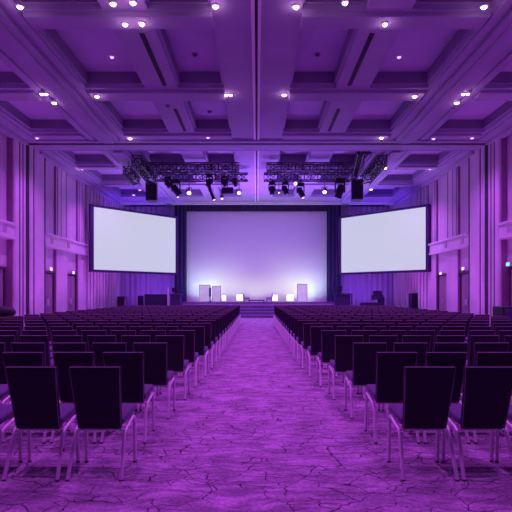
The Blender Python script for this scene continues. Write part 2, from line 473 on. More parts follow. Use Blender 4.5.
def make_chair(detail):
    t = thing('banquet_chair', 'x', 'chair')
    b, rows_ = backrest_mb(detail)
    bo = b.build('backrest', M['fabric'], t, smooth=True)
    if detail:
        path = [(-hw + .006, y - .001, z) for z, y, hw in rows_]
        path[-1] = (path[-1][0], path[-1][1], path[-1][2] - .006)
        right = [(-x, y, z) for x, y, z in path][::-1]
        MB().tube(path + right, .0042, 6).build('piping', M['piping'], bo, smooth=True)
    else:
        z, y, hw = rows_[-1]
        MB().tube([(-hw, y + .012, z), (hw, y + .012, z)], .007, 4).build('piping', M['piping'], t)
    seat_mb(detail).build('seat', M['seat'], t, smooth=True)
    for s in (-1, 1):
        for p in leg_paths(s):
            lg = MB().tube(p, .0152 if detail else .0125, 10 if detail else 5).build('leg', M['chrome'], t, smooth=True)
            if detail:
                f = p[0] if p[0][2] < .1 else p[-1]
                MB().lathe([(.017, 0), (.017, .012), (.0155, .014)], (f[0], f[1], 0), n=10).build('foot_cap', M['rubber'], lg)
    if detail:
        MB().tube([(-.2, .16, .362), (.2, .16, .362)], .010, 6).build('cross_rail', M['chrome'], t)
        MB().tube([(-.205, .40, .405), (.205, .40, .405)], .010, 6).build('cross_rail', M['chrome'], t)
    remember(t)
    return t
proto_near = make_chair(True); proto_far = make_chair(False)

ORD = 'first second third fourth fifth sixth seventh eighth ninth tenth eleventh twelfth thirteenth fourteenth fifteenth sixteenth seventeenth eighteenth nineteenth twentieth'.split()
zrow = [3.976, 4.975, 5.94, 7.0, 7.98, 8.95, 9.94] + [9.94 + i for i in range(1, 16)]
in_l = [1.28, 1.32, 1.262, 1.212, 1.18, 1.13, 1.10]
in_r = [1.365, 1.38, 1.33, 1.28, 1.22, 1.15, 1.11]
sp_ = [.503, .493, .477, .47, .468]
spots = []
for r, d in enumerate(zrow):
    for side_ in (-1, 1):
        lst = in_l if side_ < 0 else in_r
        e = lst[r] if r < len(lst) else max(1.045, 1.10 - .006 * (r - 6))
        sp = sp_[r] if r < len(sp_) else .468
        if side_ > 0 and r == 0: sp = .476
        for k in range(12):
            x = e + k * sp
            px = abs(x) - .22
            edge = (PX if side_ < 0 else 512 - PX) / F
            seen = (px / (d + .45)) < edge
            spots.append((r, side_, k, x * side_, d, seen))
vis = [s for s in spots if s[5]]
cut = max(i for i in range(280, 312) if vis[i][0] != vis[i - 1][0] or vis[i][1] != vis[i - 1][1])
solo = vis[:cut]
last = (solo[-1][0], solo[-1][1])
# one more beyond the picture edge for the near rows
extra = []
for r in range(10):
    for side_ in (-1, 1):
        m = [s for s in spots if s[0] == r and s[1] == side_ and not s[5]]
        if m: extra.append(m[0])
rest = [s for s in spots if s[5]][cut:]
print('solo', cut, 'rest', len(rest))
first_near = first_far = True
def where(r): return 'nearest row' if r == 0 else ORD[r] + ' row back'
for (r, side_, k, x, d, seen) in solo + extra:
    near = r < 7
    if near:
        o = proto_near if first_near else copy_tree(proto_near); first_near = False
    else:
        o = proto_far if first_far else copy_tree(proto_far); first_far = False
    jit = 0 if r == 0 else .004
    o.location = (x + random.uniform(-jit, jit), d + random.uniform(-jit, jit) * 1.5, 0)
    o.rotation_euler = (0, 0, random.uniform(-.008, .008))
    s_ = 'left' if side_ < 0 else 'right'
    if k == 0:
        lab = f'dark upholstered chair with steel legs on the aisle, {where(r)}, {s_} of aisle'
    else:
        lab = f'dark upholstered steel-legged chair, {ORD[k]} from the aisle, {where(r)}, {s_} of aisle'
    o['label'] = lab
    o['group'] = f'banquet chairs in rows {s_} of the aisle'
# the farthest chairs, one mass of chair tops in front of the stage
b = MB()
def add_mesh(b, me, off):
    vs = [b.bm.verts.new(v.co + off) for v in me.vertices]
    for p in me.polygons: b.bm.faces.new([vs[i] for i in p.vertices])
fab = [c for c in kids[proto_far.name] if c.name.startswith('backrest')][0].data
lgs = [c.data for c in kids[proto_far.name] if c.name.startswith('leg')]
sts = [c.data for c in kids[proto_far.name] if c.name.startswith('seat')][0]
lb = MB(); sb = MB(); pb = MB()
pip = [c for c in kids[proto_far.name] if c.name.startswith('piping')][0].data
for (r, side_, k, x, d, seen) in rest:
    off = Vector((x, d, 0)); add_mesh(b, fab, off); add_mesh(sb, sts, off)
    for l in lgs: add_mesh(lb, l, off)
    add_mesh(pb, pip, off)
far = b.build('far_chairs', M['fabric'])
tag(far, 'rows of dark chairs farthest down the hall, in front of the stage steps', 'chairs'); far['kind'] = 'stuff'
sb.build('seats', M['seat'], far)['kind'] = 'stuff'
lb.build('legs', M['chrome'], far)['kind'] = 'stuff'
pb.build('pipings', M['piping'], far)['kind'] = 'stuff'

# ------------------------------------------------------------------ stage
SH = .95
SF = 32.15   # front face of the deck
st = thing('stage', 'low dark stage platform with pale edge strip across the hall end', 'stage', (0, SF, 0))
MB().box(-4.95, 4.95, 0, 2.12, SH - .12, SH, .01).build('deck', M['stage'], st)
MB().box(-4.9, 4.9, .04, 2.1, 0, SH - .12).build('skirt', M['stage'], st)
MB().box(-4.97, 4.97, -.02, .0, SH - .17, SH - .10).build('edge_strip', M['stagetrim'], st)
stp = thing('stage_steps', 'dark steps from the carpet aisle up to the stage', 'steps', (0, SF, 0))
for i in range(4):
    h = SH * (i + 1) / 5
    y0 = -1.12 + .28 * i
    tr = MB().box(-1.9, 1.9, y0, y0 + (.28 if i < 3 else .26), 0, h, .005).build('step', M['stage'], stp)
    MB().box(-1.9, 1.9, y0 - .012, y0 + .03, h - .035, h + .004, .003).build('nosing', M['stagetrim'], tr)

# central projection cloth in its frame
SY = 34.75
def w(x, d): return (x - PX) * d / F
def hz(y, d): return CH + (PY - y) * d / F
cs = thing('projection_screen', 'wide pale backdrop screen glowing purple to white behind the stage', 'screen', (0, SY, 0))
x0, x1, z0, z1 = w(186.3, SY), w(327, SY), 0, hz(211, SY)
MB().box(x0, x1, 0, .04, z0, z1).build('cloth', M['cyc'], cs)
fr = MB()
fr.box(x0 - .07, x0, -.03, .07, z0, z1 + .07, .008); fr.box(x1, x1 + .07, -.03, .07, z0, z1 + .07, .008); fr.box(x0, x1, -.03, .07, z1, z1 + .07, .008)
fr.build('frame', M['velvet'], cs)

# drapes: folded cloth panels
def drape(name, xa, xb, y, zb, zt, m, label, cat, amp=.07, wave=.34, group=None, ph=0):
    b = MB(); n = max(8, int((xb - xa) / wave * 8)); lo = []; hi = []; lo2 = []; hi2 = []
    for i in range(n + 1):
        x = xa + (xb - xa) * i / n
        a = amp * math.sin(2 * PI * (x - xa) / wave + ph) + .35 * amp * math.sin(2 * PI * x / (wave * 2.7))
        lo.append(b.bm.verts.new((x, y + a * 1.15, zb))); hi.append(b.bm.verts.new((x, y + a * .85, zt)))
        lo2.append(b.bm.verts.new((x, y + a * 1.15 + .02, zb))); hi2.append(b.bm.verts.new((x, y + a * .85 + .02, zt)))
    for i in range(n):
        b.bm.faces.new((lo[i], lo[i + 1], hi[i + 1], hi[i])); b.bm.faces.new((lo2[i], hi2[i], hi2[i + 1], lo2[i + 1]))
        b.bm.faces.new((lo[i], lo2[i], lo2[i + 1], lo[i + 1])); b.bm.faces.new((hi[i], hi[i + 1], hi2[i + 1], hi2[i]))
    b.bm.faces.new((lo[0], hi[0], hi2[0], lo2[0])); b.bm.faces.new((lo[n], lo2[n], hi2[n], hi[n]))
    return tag(b.build(name, m, smooth=True), label, cat, group)
drape('stage_drape', w(174.5, 34.4), w(186.6, 34.4), 34.4, 0, CZ - .2, M['velvet'], 'dark navy velvet drape down the left edge of the central screen', 'drape', .05, .26, 'dark drapes around the screen')
drape('stage_drape', w(326.8, 34.4), w(341, 34.4), 34.4, 0, CZ - .2, M['velvet'], 'dark navy velvet drape down the right edge of the central screen', 'drape', .05, .26, 'dark drapes around the screen')
drape('valance', w(174.5, 34.4), w(341, 34.4), 34.62, hz(211.3, 34.6), CZ - .1, M['velvet'], 'dark valance strip along the top of the central screen', 'drape', .03, .26)
drape('hall_drape', -W + .05, w(175.5, 34.9), 35.0, .02, CZ - .15, M['drape'], 'violet lit folded drape behind the left side screen', 'drape', .06, .37, 'pale drapes on the back wall')
drape('hall_drape', w(340, 34.9), W - .05, 35.0, .02, CZ - .15, M['drape'], 'violet lit folded drape behind the right side screen', 'drape', .06, .37, 'pale drapes on the back wall')

# side screens, angled
def side_screen(inner, outer, label):
    (pi, di), (po, do) = inner, outer      # (x, depth) of each vertical edge
    A = Vector((w(pi, di), di, 0)); B = Vector((w(po, do), do, 0))
    ctr = (A + B) / 2; L = (B - A).length
    ang = math.atan2((B - A).y, (B - A).x) if B.x > A.x else math.atan2((A - B).y, (A - B).x)
    t = thing('side_screen', label, 'projection screen', (ctr.x, ctr.y, 0), ang, 'angled side screens')
    zb, zt = 2.80, 6.2; h = L / 2; bw = .22
    MB().box(-h, h, -.02, .03, zb, zt).build('screen_surface', M['glowscreen'], t)
    f = MB()
    f.box(-h - bw, h + .1, .0, .12, zb - .14, zb, .01); f.box(-h - bw, h + bw, .0, .12, zt, zt + .14, .01)
    f.bm.free(); f = MB()
    f.box(-h - bw, h + bw, -.05, .12, zb - .13, zb, .01); f.box(-h - bw, h + bw, -.05, .12, zt, zt + .13, .01)
    f.box(-h - bw, -h, -.05, .12, zb, zt, .01); f.box(h, h + bw, -.05, .12, zb, zt, .01)
    f.build('border', M['velvet'], t)
    MB().box(-h - bw + .02, h + bw - .02, .05, .12, zb - .1, zt + .1).build('backing', M['black'], t)
    for x in (-h * .7, h * .7): MB().tube([(x, .06, zt + .1), (x, .06, CZ - .005)], .005, 6).build('hanging_cable', M['black'], t)
side_screen((175.3, 31.6), (93.5, 27.4), 'white lit projection screen in dark border hung at the left of the stage')
side_screen((341.5, 31.6), (426.0, 27.4), 'white lit projection screen in dark border hung at the right of the stage')

# on stage -------------------------------------------------------
def panel(px0, px1, py0, d, label):
    xa, xb, zt = w(px0, d), w(px1, d), hz(py0, d)
    t = thing('display_board', label, 'panel', ((xa + xb) / 2, d, SH), 0, 'white freestanding panels on the stage')
    h = (xb - xa) / 2; H = zt - SH
    MB().box(-h, h, -.04, .04, .03, H, .012).build('board', M['white'], t)
    f = MB()
    f.box(-h - .02, -h + .02, -.06, .06, 0, H + .02, .006); f.box(h - .02, h + .02, -.06, .06, 0, H + .02, .006); f.box(-h, h, -.06, .06, H - .02, H + .02, .006)
    f.build('edge_frame', M['grey'], t)
    MB().box(-h * .8, h * .8, -.2, .2, 0, .03, .008).build('foot', M['grey'], t)
panel(199.5, 210, 285, 32.95, 'tall white freestanding panel farthest left on the stage')
panel(212.5, 220.5, 286.2, 33.1, 'narrower white panel right of the tall left panel on stage')
panel(297.3, 307, 284.3, 32.95, 'tall white freestanding panel on the right half of the stage')
def block(px0, px1, py0, label):
    d = 33.6; xa, xb, zt = w(px0, d), w(px1, d), hz(py0, d)
    t = thing('light_block', label, 'stage light', ((xa + xb) / 2, d, SH), 0, 'small glowing blocks on the stage')
    h = (xb - xa) / 2
    MB().box(-h, h, -.15, .15, .06, zt - SH, .03, 2).build('glowing_body', M['glow'], t)
    MB().box(-h * .9, h * .9, -.14, .14, 0, .06, .01).build('base', M['grey'], t)
block(222.2, 225.8, 295.6, 'small glowing white block beside the narrow white stage panel')
block(236.8, 242.8, 294.4, 'larger glowing white block left of the low stage table')
block(272.3, 277.6, 294.8, 'glowing white block beside the grey armchair right of the low table')
block(286.8, 293, 294.8, 'glowing white block left of the right hand stage panel')
# speaker stand-up between the two left panels: a slim dark music stand
t = thing('column_speaker', 'slim dark column speaker between the two left white panels', 'speaker', (w(211.0, 33.2), 32.6, SH))
MB().box(-.07, .07, -.07, .07, .35, .92, .012).build('cabinet', M['navy'], t)
MB().tube([(0, 0, .04), (0, 0, .36)], .025, 8).build('pole', M['black'], t)
MB().lathe([(.16, 0), (.16, .02), (.04, .05)], (0, 0, 0), n=14).build('base', M['black'], t)
# low table
t = thing('coffee_table', 'low dark coffee table at the front of the stage', 'table', (w(256.5, 32.6), 32.6, SH))
MB().box(-.52, .52, -.25, .25, .09, .15, .01).build('tabletop', M['navy'], t)
for x in (-.47, .47):
    for y in (-.2, .2): MB().box(x - .03, x + .03, y - .03, y + .03, 0, .09).build('leg', M['navy'], t)
def armchair(px, d, flip, label):
    t = thing('armchair', label, 'armchair', (w(px, d), d, SH), 0, 'grey armchairs on the stage')
    MB().box(-.2, .2, -.22, .22, .16, .3, .04, 2).build('seat', M['grey'], t)
    q = MB(); q.hexa([(-.2 * flip, -.22, .2), (-.1 * flip, -.22, .2), (-.1 * flip, .22, .2), (-.2 * flip, .22, .2),
                      (-.27 * flip, -.2, .56), (-.2 * flip, -.2, .56), (-.2 * flip, .2, .56), (-.27 * flip, .2, .56)], .03, 2)
    q.build('backrest', M['grey'], t)
    for x in (-.16, .16):
        for y in (-.17, .17): MB().tube([(x, y, 0), (x, y, .17)], .018, 6).build('leg', M['black'], t)
armchair(269.2, 33.12, -1, 'grey armchair right of the low table, before a glowing block')
armchair(246.6, 33.2, 1, 'grey armchair left of the low table, beside the larger glowing block')

# floor equipment in front of the drapes ----------------------------
def case(px0, px1, py0, d, label, name='flight_case', depth=.7, cat='case'):
    xa, xb, zt = w(px0, d), w(px1, d), hz(py0, d); h = (xb - xa) / 2
    t = thing(name, label, cat, ((xa + xb) / 2, d, 0))
    MB().box(-h, h, 0, depth, .1, zt, .02).build('body', M['navy'], t)
    e = MB()
    for x in (-h, h - .03): e.box(x, x + .03, -.01, .02, .1, zt + .005)
    e.box(-h, h, -.01, .02, zt * .62, zt * .62 + .03); e.box(-h, h, -.01, .02, zt - .03, zt + .006)
    e.build('edging', M['truss'], t)
    for x in (-h + .08, h - .08):
        for y in (.08, depth - .08):
            MB().lathe([(.05, -.02), (.05, .02)], (x, y, .05), (1, 0, 0), 12).build('caster', M['rubber'], t)
    return t
def speaker(px0, px1, py0, d, label, depth=.6):
    xa, xb, zt = w(px0, d), w(px1, d), hz(py0, d); h = (xb - xa) / 2
    t = thing('floor_speaker', label, 'speaker', ((xa + xb) / 2, d, 0))
    MB().box(-h, h, 0, depth, .02, zt, .02).build('cabinet', M['navy'], t)
    MB().box(-h + .04, h - .04, -.015, .005, .08, zt - .05, .005).build('grille', M['grille'], t)
    for x in (-h + .06, h - .06):
        for y in (.06, depth - .06): MB().lathe([(.03, 0), (.025, .025)], (x, y, 0), n=8).build('foot', M['rubber'], t)
speaker(117, 124.8, 296.5, 31.0, 'small dark floor speaker below the left side screen')
speaker(411.6, 422.6, 293.2, 29.5, 'dark floor speaker below the right side screen by the wall')
case(144.5, 167, 294.3, 32.0, 'long dark equipment case before the violet drape left of stage')
speaker(137.6, 142.2, 295.6, 32.0, 'narrow dark speaker left of the long equipment case', .4)
def lectern(px0, px1, py0, d, label):
    xa, xb, zt = w(px0, d), w(px1, d), hz(py0, d); h = (xb - xa) / 2
    t = thing('lectern', label, 'lectern', ((xa + xb) / 2, d, 0))
    MB().box(-h, h, 0, .45, .06, zt - .08, .015).build('body', M['navy'], t)
    MB().hexa([(-h - .05, -.05, zt - .08), (h + .05, -.05, zt - .08), (h + .05, .5, zt - .08), (-h - .05, .5, zt - .08),
               (-h - .05, -.05, zt - .04), (h + .05, -.05, zt - .04), (h + .05, .5, zt + .04), (-h - .05, .5, zt + .04)], .01).build('reading_top', M['navy'], t)
    MB().box(-h - .04, h + .04, -.03, .48, 0, .06, .01).build('plinth', M['black'], t)
    return zt
def monitor(px, py0, py1, d, wd, label):
    z0_, z1_ = py1, hz(py0, d)
    t = thing('monitor', label, 'monitor', (w(px, d), d + .3, z0_))
    H = z1_ - z0_
    MB().box(-wd / 2, wd / 2, -.03, .03, .1, H, .012).build('display', M['black'], t)
    MB().box(-.03, .03, .0, .04, .02, .2).build('neck', M['black'], t)
    MB().box(-.14, .14, -.08, .1, 0, .02, .005).build('stand', M['black'], t)
z_ = lectern(170, 180.5, 294.2, 31.6, 'dark lectern left of the stage holding a monitor')
monitor(174.2, 287.6, z_ + .04, 31.6, .40, 'small dark monitor on the lectern left of the stage')
z_ = lectern(335.5, 350.5, 293.8, 31.6, 'wide dark lectern right of the stage holding a monitor')
monitor(340, 285.8, z_ + .04, 31.6, .34, 'small dark monitor on the wide lectern right of the stage')
def mic_stand(px, py0, d, m, label):
    t = thing('pole_stand', label, 'stand', (w(px, d), d, 0), 0, 'thin stands by the lecterns')
    H = hz(py0, d)
    MB().tube([(0, 0, .03), (0, 0, H)], .035, 8).build('pole', M[m], t)
    MB().lathe([(.2, 0), (.2, .02), (.05, .04)], (0, 0, 0), n=16).build('base', M[m], t)
mic_stand(168, 287.3, 31.2, 'rail', 'pale thin pole stand left of the monitor lectern')
mic_stand(351.8, 293.5, 31.2, 'truss', 'dark thin pole stand right of the wide lectern')
# production desk with a screen and tripod camera on the right
t = thing('video_console', 'dark video console on a stand before the right violet drape', 'console', (w(377.5, 31.0), 31.0, 0))
MB().box(-.38, .38, -.2, .25, .62, .95, .02).build('lower_unit', M['navy'], t)
MB().hexa([(-.36, -.18, 1.12), (.3, -.18, 1.12), (.3, .2, 1.12), (-.36, .2, 1.12), (-.33, -.1, 1.42), (.34, -.1, 1.42), (.34, .2, 1.42), (-.33, .2, 1.42)], .02).build('upper_unit', M['navy'], t)
MB().box(-.06, .06, -.05, .12, 1.25, 1.68, .01).build('screen_post', M['navy'], t)
MB().box(-.30, .26, -.06, -.02, 1.40, 1.66, .015).build('display', M['navy'], t)
MB().box(.05, .40, -.15, .2, .5, 1.3, .02).build('side_rack', M['navy'], t)
for x in (-.33, .33):
    for y in (-.15, .2): MB().tube([(x, y, 0), (x, y, .63)], .025, 6).build('leg', M['black'], t)
case(361.5, 370.5, 302.6, 31.0, 'low dark equipment box left of the video console', 'equipment_box', .5)

# dark things at the room's edges beside the chair blocks
t = thing('covered_table', 'dark padded bundle resting on a table at the left picture edge', 'table', (w(1.5, 15.3), 15.6, 0))
MB().box(-.55, .42, -.35, .35, .68, .74, .01).build('tabletop', M['black'], t)
for x in (-.5, .37):
    for y in (-.3, .3): MB().tube([(x, y, 0), (x, y, .69)], .022, 6).build('leg', M['black'], t)
b = MB(); b.tube([(-.62, 0, .90), (-.5, 0, .93), (-.1, 0, .93), (.18, 0, .91), (.26, 0, .88)], [.14, .165, .165, .14, .07], 14)
tag(b.build('padded_roll', M['black'], smooth=True, loc=(w(1.5, 15.3), 15.6, 0)), 'dark rolled padded bundle on the table at the left picture edge', 'bundle')
t = thing('equipment_cabinet', 'dark square equipment cabinet by the right wall below the blue-green sign', 'cabinet', (w(511.5, 15.4), 15.4, 0))
MB().box(-.26, .5, 0, .7, .1, 1.08, .02).build('body', M['black'], t)
MB().box(-.22, .46, -.02, .01, .16, 1.02, .008).build('door', M['navy'], t)
for x in (-.2, .42):
    for y in (.08, .62): MB().lathe([(.05, -.02), (.05, .02)], (x, y, .05), (1, 0, 0), 12).build('caster', M['rubber'], t)

# ------------------------------------------------------------------ rigging
def truss(p0, p1, sz, label, r=.030, group='black lighting trusses under the ceiling'):
    p0, p1 = Vector(p0), Vector(p1); L = (p1 - p0).length; dv = (p1 - p0).normalized()
    a = Vector((0, 0, 1)); a = (a - dv * a.dot(dv)).normalized(); s_ = dv.cross(a)
    t = thing('lighting_truss', label, 'truss', p0, 0, group)
    cor = [(-1, -1), (1, -1), (1, 1), (-1, 1)]
    off = [(s_ * u + a * v) * sz / 2 for u, v in cor]
    for o_ in off: MB().tube([o_, dv * L + o_], r, 8).build('chord', M['truss'], t, smooth=True)
    n = max(2, round(L / (sz * .95))); b = MB()
    for i in range(n):
        f0, f1 = i / n * L, (i + 1) / n * L
        for q in range(4):
            A, B = off[q], off[(q + 1) % 4]
            if (i + q) % 2: A, B = B, A
            b.tube([dv * f0 + A, dv * f1 + B], r * .62, 5)
            b.tube([dv * f0 + off[q], dv * f0 + off[(q + 1) % 4]], r * .55, 5)
    b.build('lattice', M['truss'], t)
    c = MB()
    for f in (.15, .85): c.tube([dv * (L * f) + a * sz / 2, Vector((0, 0, CZ - p0.z - .01)) + Vector(((dv * L * f).x, (dv * L * f).y, 0))], .012, 5)
    c.build('hanger', M['black'], t)
YA, YB = 23.2, 25.0
hA = CH + 5.82; hB = CH + 5.78
truss((-4.96, YA, hA), (-.82, YA, hA), .34, 'black lattice truss left of centre, nearer of the two')
truss((-4.96, YB, hB), (-.45, YB, hB), .34, 'black lattice truss left of centre, farther one carrying lamps')
truss((.45, YA, hA), (4.4, YA, hA), .34, 'black lattice truss right of centre, nearer of the two')
truss((.35, YB, hB), (4.66, YB, hB), .34, 'black lattice truss right of centre, farther one carrying lamps')
truss((-5.25, 22.05, hA + .02), (-5.25, 25.4, hB - .05), .42, 'black truss running towards the stage at the left truss end', .034)
truss((5.46, 22.05, hA + .02), (5.46, 25.4, hB - .05), .42, 'black truss running towards the stage at the right truss end', .034)
truss((-5.85, 22.7, hA - .25), (-5.85, 24.6, hA - .35), .34, 'short outer truss piece at the far left of the rig', .032)
truss(at(354, 178, 25.5), at(361, 150.5, 22.0), .26, 'black truss rising from the right hung speaker towards the header', .034)
truss(at(364.4, 151, 22.0), at(371.5, 151, 22.0), .2, 'short black truss piece across the near end of the right rig', .028)
def hung_speaker(px0, px1, py0, py1, d, label):
    xa, xb = w(px0, d), w(px1, d); za, zb = hz(py1, d), hz(py0, d); h = (xb - xa) / 2
    t = thing('hanging_speaker', label, 'speaker', ((xa + xb) / 2, d, za), 0, 'speakers hung from the trusses')
    H = zb - za
    MB().hexa([(-h, 0, .04), (h, 0, 0.04), (h * .8, .5, 0), (-h * .8, .5, 0), (-h, 0, H), (h, 0, H), (h * .8, .5, H), (-h * .8, .5, H)], .015).build('cabinet', M['navy'], t)
    MB().box(-h + .03, h - .03, -.02, .01, .07, H - .05, .004).build('grille', M['grille'], t)
    b = MB(); b.tube([(-h * .7, .2, H - .01), (-h * .7, .2, H + .22)], .015, 6); b.tube([(h * .7, .2, H - .01), (h * .7, .2, H + .22)], .015, 6)
    b.box(-h * .8, h * .8, .17, .23, H + .18, H + .24); b.build('fly_frame', M['black'], t)
hung_speaker(145.4, 156.8, 181, 201, 25.6, 'dark speaker box hung from the left truss corner')
hung_speaker(351.6, 363.4, 179, 200, 25.6, 'dark speaker box hung from the right truss corner')

def moving_head(px, py, d, tilt, roll, sc, label):
    """head centre at the pixel; hangs from the truss above"""
    d = 24.83; p = at(px, py, d); top = CH + 5.66
    t = thing('moving_head_light', label, 'stage light', (p.x, p.y, p.z), 0, 'moving head lights on the truss')
    H = max(top - p.z, .3 * sc)
    MB().box(-.17 * sc, .17 * sc, -.15 * sc, .15 * sc, .30 * sc, .44 * sc, .02).build('base', M['black'], t)
    MB().tube([(0, 0, .43 * sc), (0, 0, max(H, .46 * sc))], .03, 6).build('clamp', M['black'], t)
    y = MB()
    for s in (-1, 1): y.box(s * .17 * sc - .025, s * .17 * sc + .025, -.06 * sc, .06 * sc, -.06 * sc, .32 * sc, .01)
    y.box(-.19 * sc, .19 * sc, -.06 * sc, .06 * sc, .28 * sc, .33 * sc)
    y.build('yoke', M['black'], t)
    ax = Vector((math.sin(roll), -math.sin(tilt), -math.cos(tilt)))
    h = MB().lathe([(.07 * sc, -.24 * sc), (.13 * sc, -.2 * sc), (.145 * sc, -.02), (.13 * sc, .14 * sc), (.14 * sc, .2 * sc), (.14 * sc, .25 * sc)], (0, 0, 0), ax, 16).build('head', M['black'], t, smooth=True)
    MB().lathe([(.12 * sc, .245 * sc), (.10 * sc, .262 * sc)], (0, 0, 0), ax, 16).build('lens', M['dark_lens'], h)
ML = [(168, 184, 25.0, .2, .5, .8, 'small dark moving head light next to the left hung speaker'),
      (176, 190, 24.6, -.3, .8, 1.15, 'big dark moving head light second from the left hung speaker'),
      (209.5, 182.5, 24.9, .1, -.6, .85, 'dark moving head light above the long leaning spotlight'),
      (224, 182.5, 24.9, .2, .4, .75, 'small dark moving head light above the flat dark flood panel'),
      (235, 183.5, 24.9, -.2, .2, .6, 'smallest dark moving head light near the inner end of left truss'),
      (272, 190, 24.9, .1, 0, .9, 'dark moving head light at the inner end of the right truss'),
      (285.3, 190, 24.9, .1, .3, .9, 'dark moving head light second from inner end of right truss'),
      (300.5, 192, 24.8, -.4, .6, 1.0, 'dark moving head light in the middle of the right truss'),
      (340, 191, 24.6, -.2, -.3, 1.35, 'biggest dark moving head light next to the right hung speaker')]
for a in ML: moving_head(*a)
def spotlight(px, py, d, m, L, r, ax, label, lens_only=False):
    d = 25.17; p = at(px, py, d); r *= .74; top = CH + 5.66
    t = thing('spotlight', label, 'stage light', (p.x, p.y, p.z), 0, 'can spotlights on the truss')
    ax = Vector(ax).normalized()
    c = MB().lathe([(r * .5, -L), (r * .85, -L * .85), (r * .9, -.05), (r * 1.05, 0), (r * 1.05, .03), (r * .92, .03), (r * .9, 0)], (0, 0, 0), ax, 16).build('can', M['black'], t, smooth=True)
    MB().lathe([(r * .88, .012), (r * .6, .03)], (0, 0, 0), ax, 16).build('lens', m, c)
    mid = ax * (-L * .45); y = MB()
    for s in (-1, 1): y.tube([mid + Vector((s * r * 1.15, 0, 0)), mid + Vector((s * r * 1.15, 0, r * 1.5))], .014, 5)
    y.tube([mid + Vector((-r * 1.15, 0, r * 1.5)), mid + Vector((r * 1.15, 0, r * 1.5))], .014, 5)
    y.tube([mid + Vector((0, 0, r * 1.5)), Vector((mid.x, mid.y, max(top - p.z, r * 2)))], .016, 5)
    y.build('yoke', M['black'], t)
spotlight(189, 193, 24.7, M['warm'], .45, .16, (.1, -.75, -.55), 'lit warm spotlight left of the long leaning spotlight')
spotlight(239, 193, 24.8, M['pink'], .35, .14, (0, -.9, -.4), 'lit pinkish spotlight nearest the centre on left truss')
spotlight(222, 198.5, 24.9, M['pink'], .22, .10, (.1, -.6, -.8), 'small lit spotlight beneath the flat dark flood panel')
spotlight(214, 199.5, 24.8, M['dimlamp'], 1.0, .13, (.38, -.2, -.95), 'long dark spotlight leaning over on the left truss')
spotlight(295.4, 183.6, 24.7, M['pink'], .3, .13, (0, -.95, -.3), 'bright pink spotlight high on the right truss')
spotlight(324.6, 192, 24.7, M['warm'], .4, .15, (-.1, -.75, -.6), 'lit warm spotlight before the biggest moving head on right truss')
spotlight(303, 197.5, 24.9, M['dimlamp'], .45, .12, (.25, -.5, -.85), 'dim lit spotlight under the middle of the right truss')
spotlight(279, 192.5, 25.1, M['pink'], .25, .07, (0, -.7, -.7), 'tiny lit lamp between the two inner right moving heads')
spotlight(178, 197, 24.9, M['dimlamp'], .3, .09, (.2, -.6, -.8), 'small dim lamp beside the left hung speaker')
t = thing('flood_light', 'flat dark flood light panel on the left truss', 'stage light', at(227.5, 190.5, 25.17))
MB().box(-.28, .28, -.06, .06, -.16, .16, .02).build('housing', M['black'], t)
MB().box(-.24, .24, -.075, -.055, -.12, .12, .005).build('face', M['dark_lens'], t)
MB().tube([(0, 0, .15), (0, 0, .68)], .02, 6).build('clamp', M['black'], t)

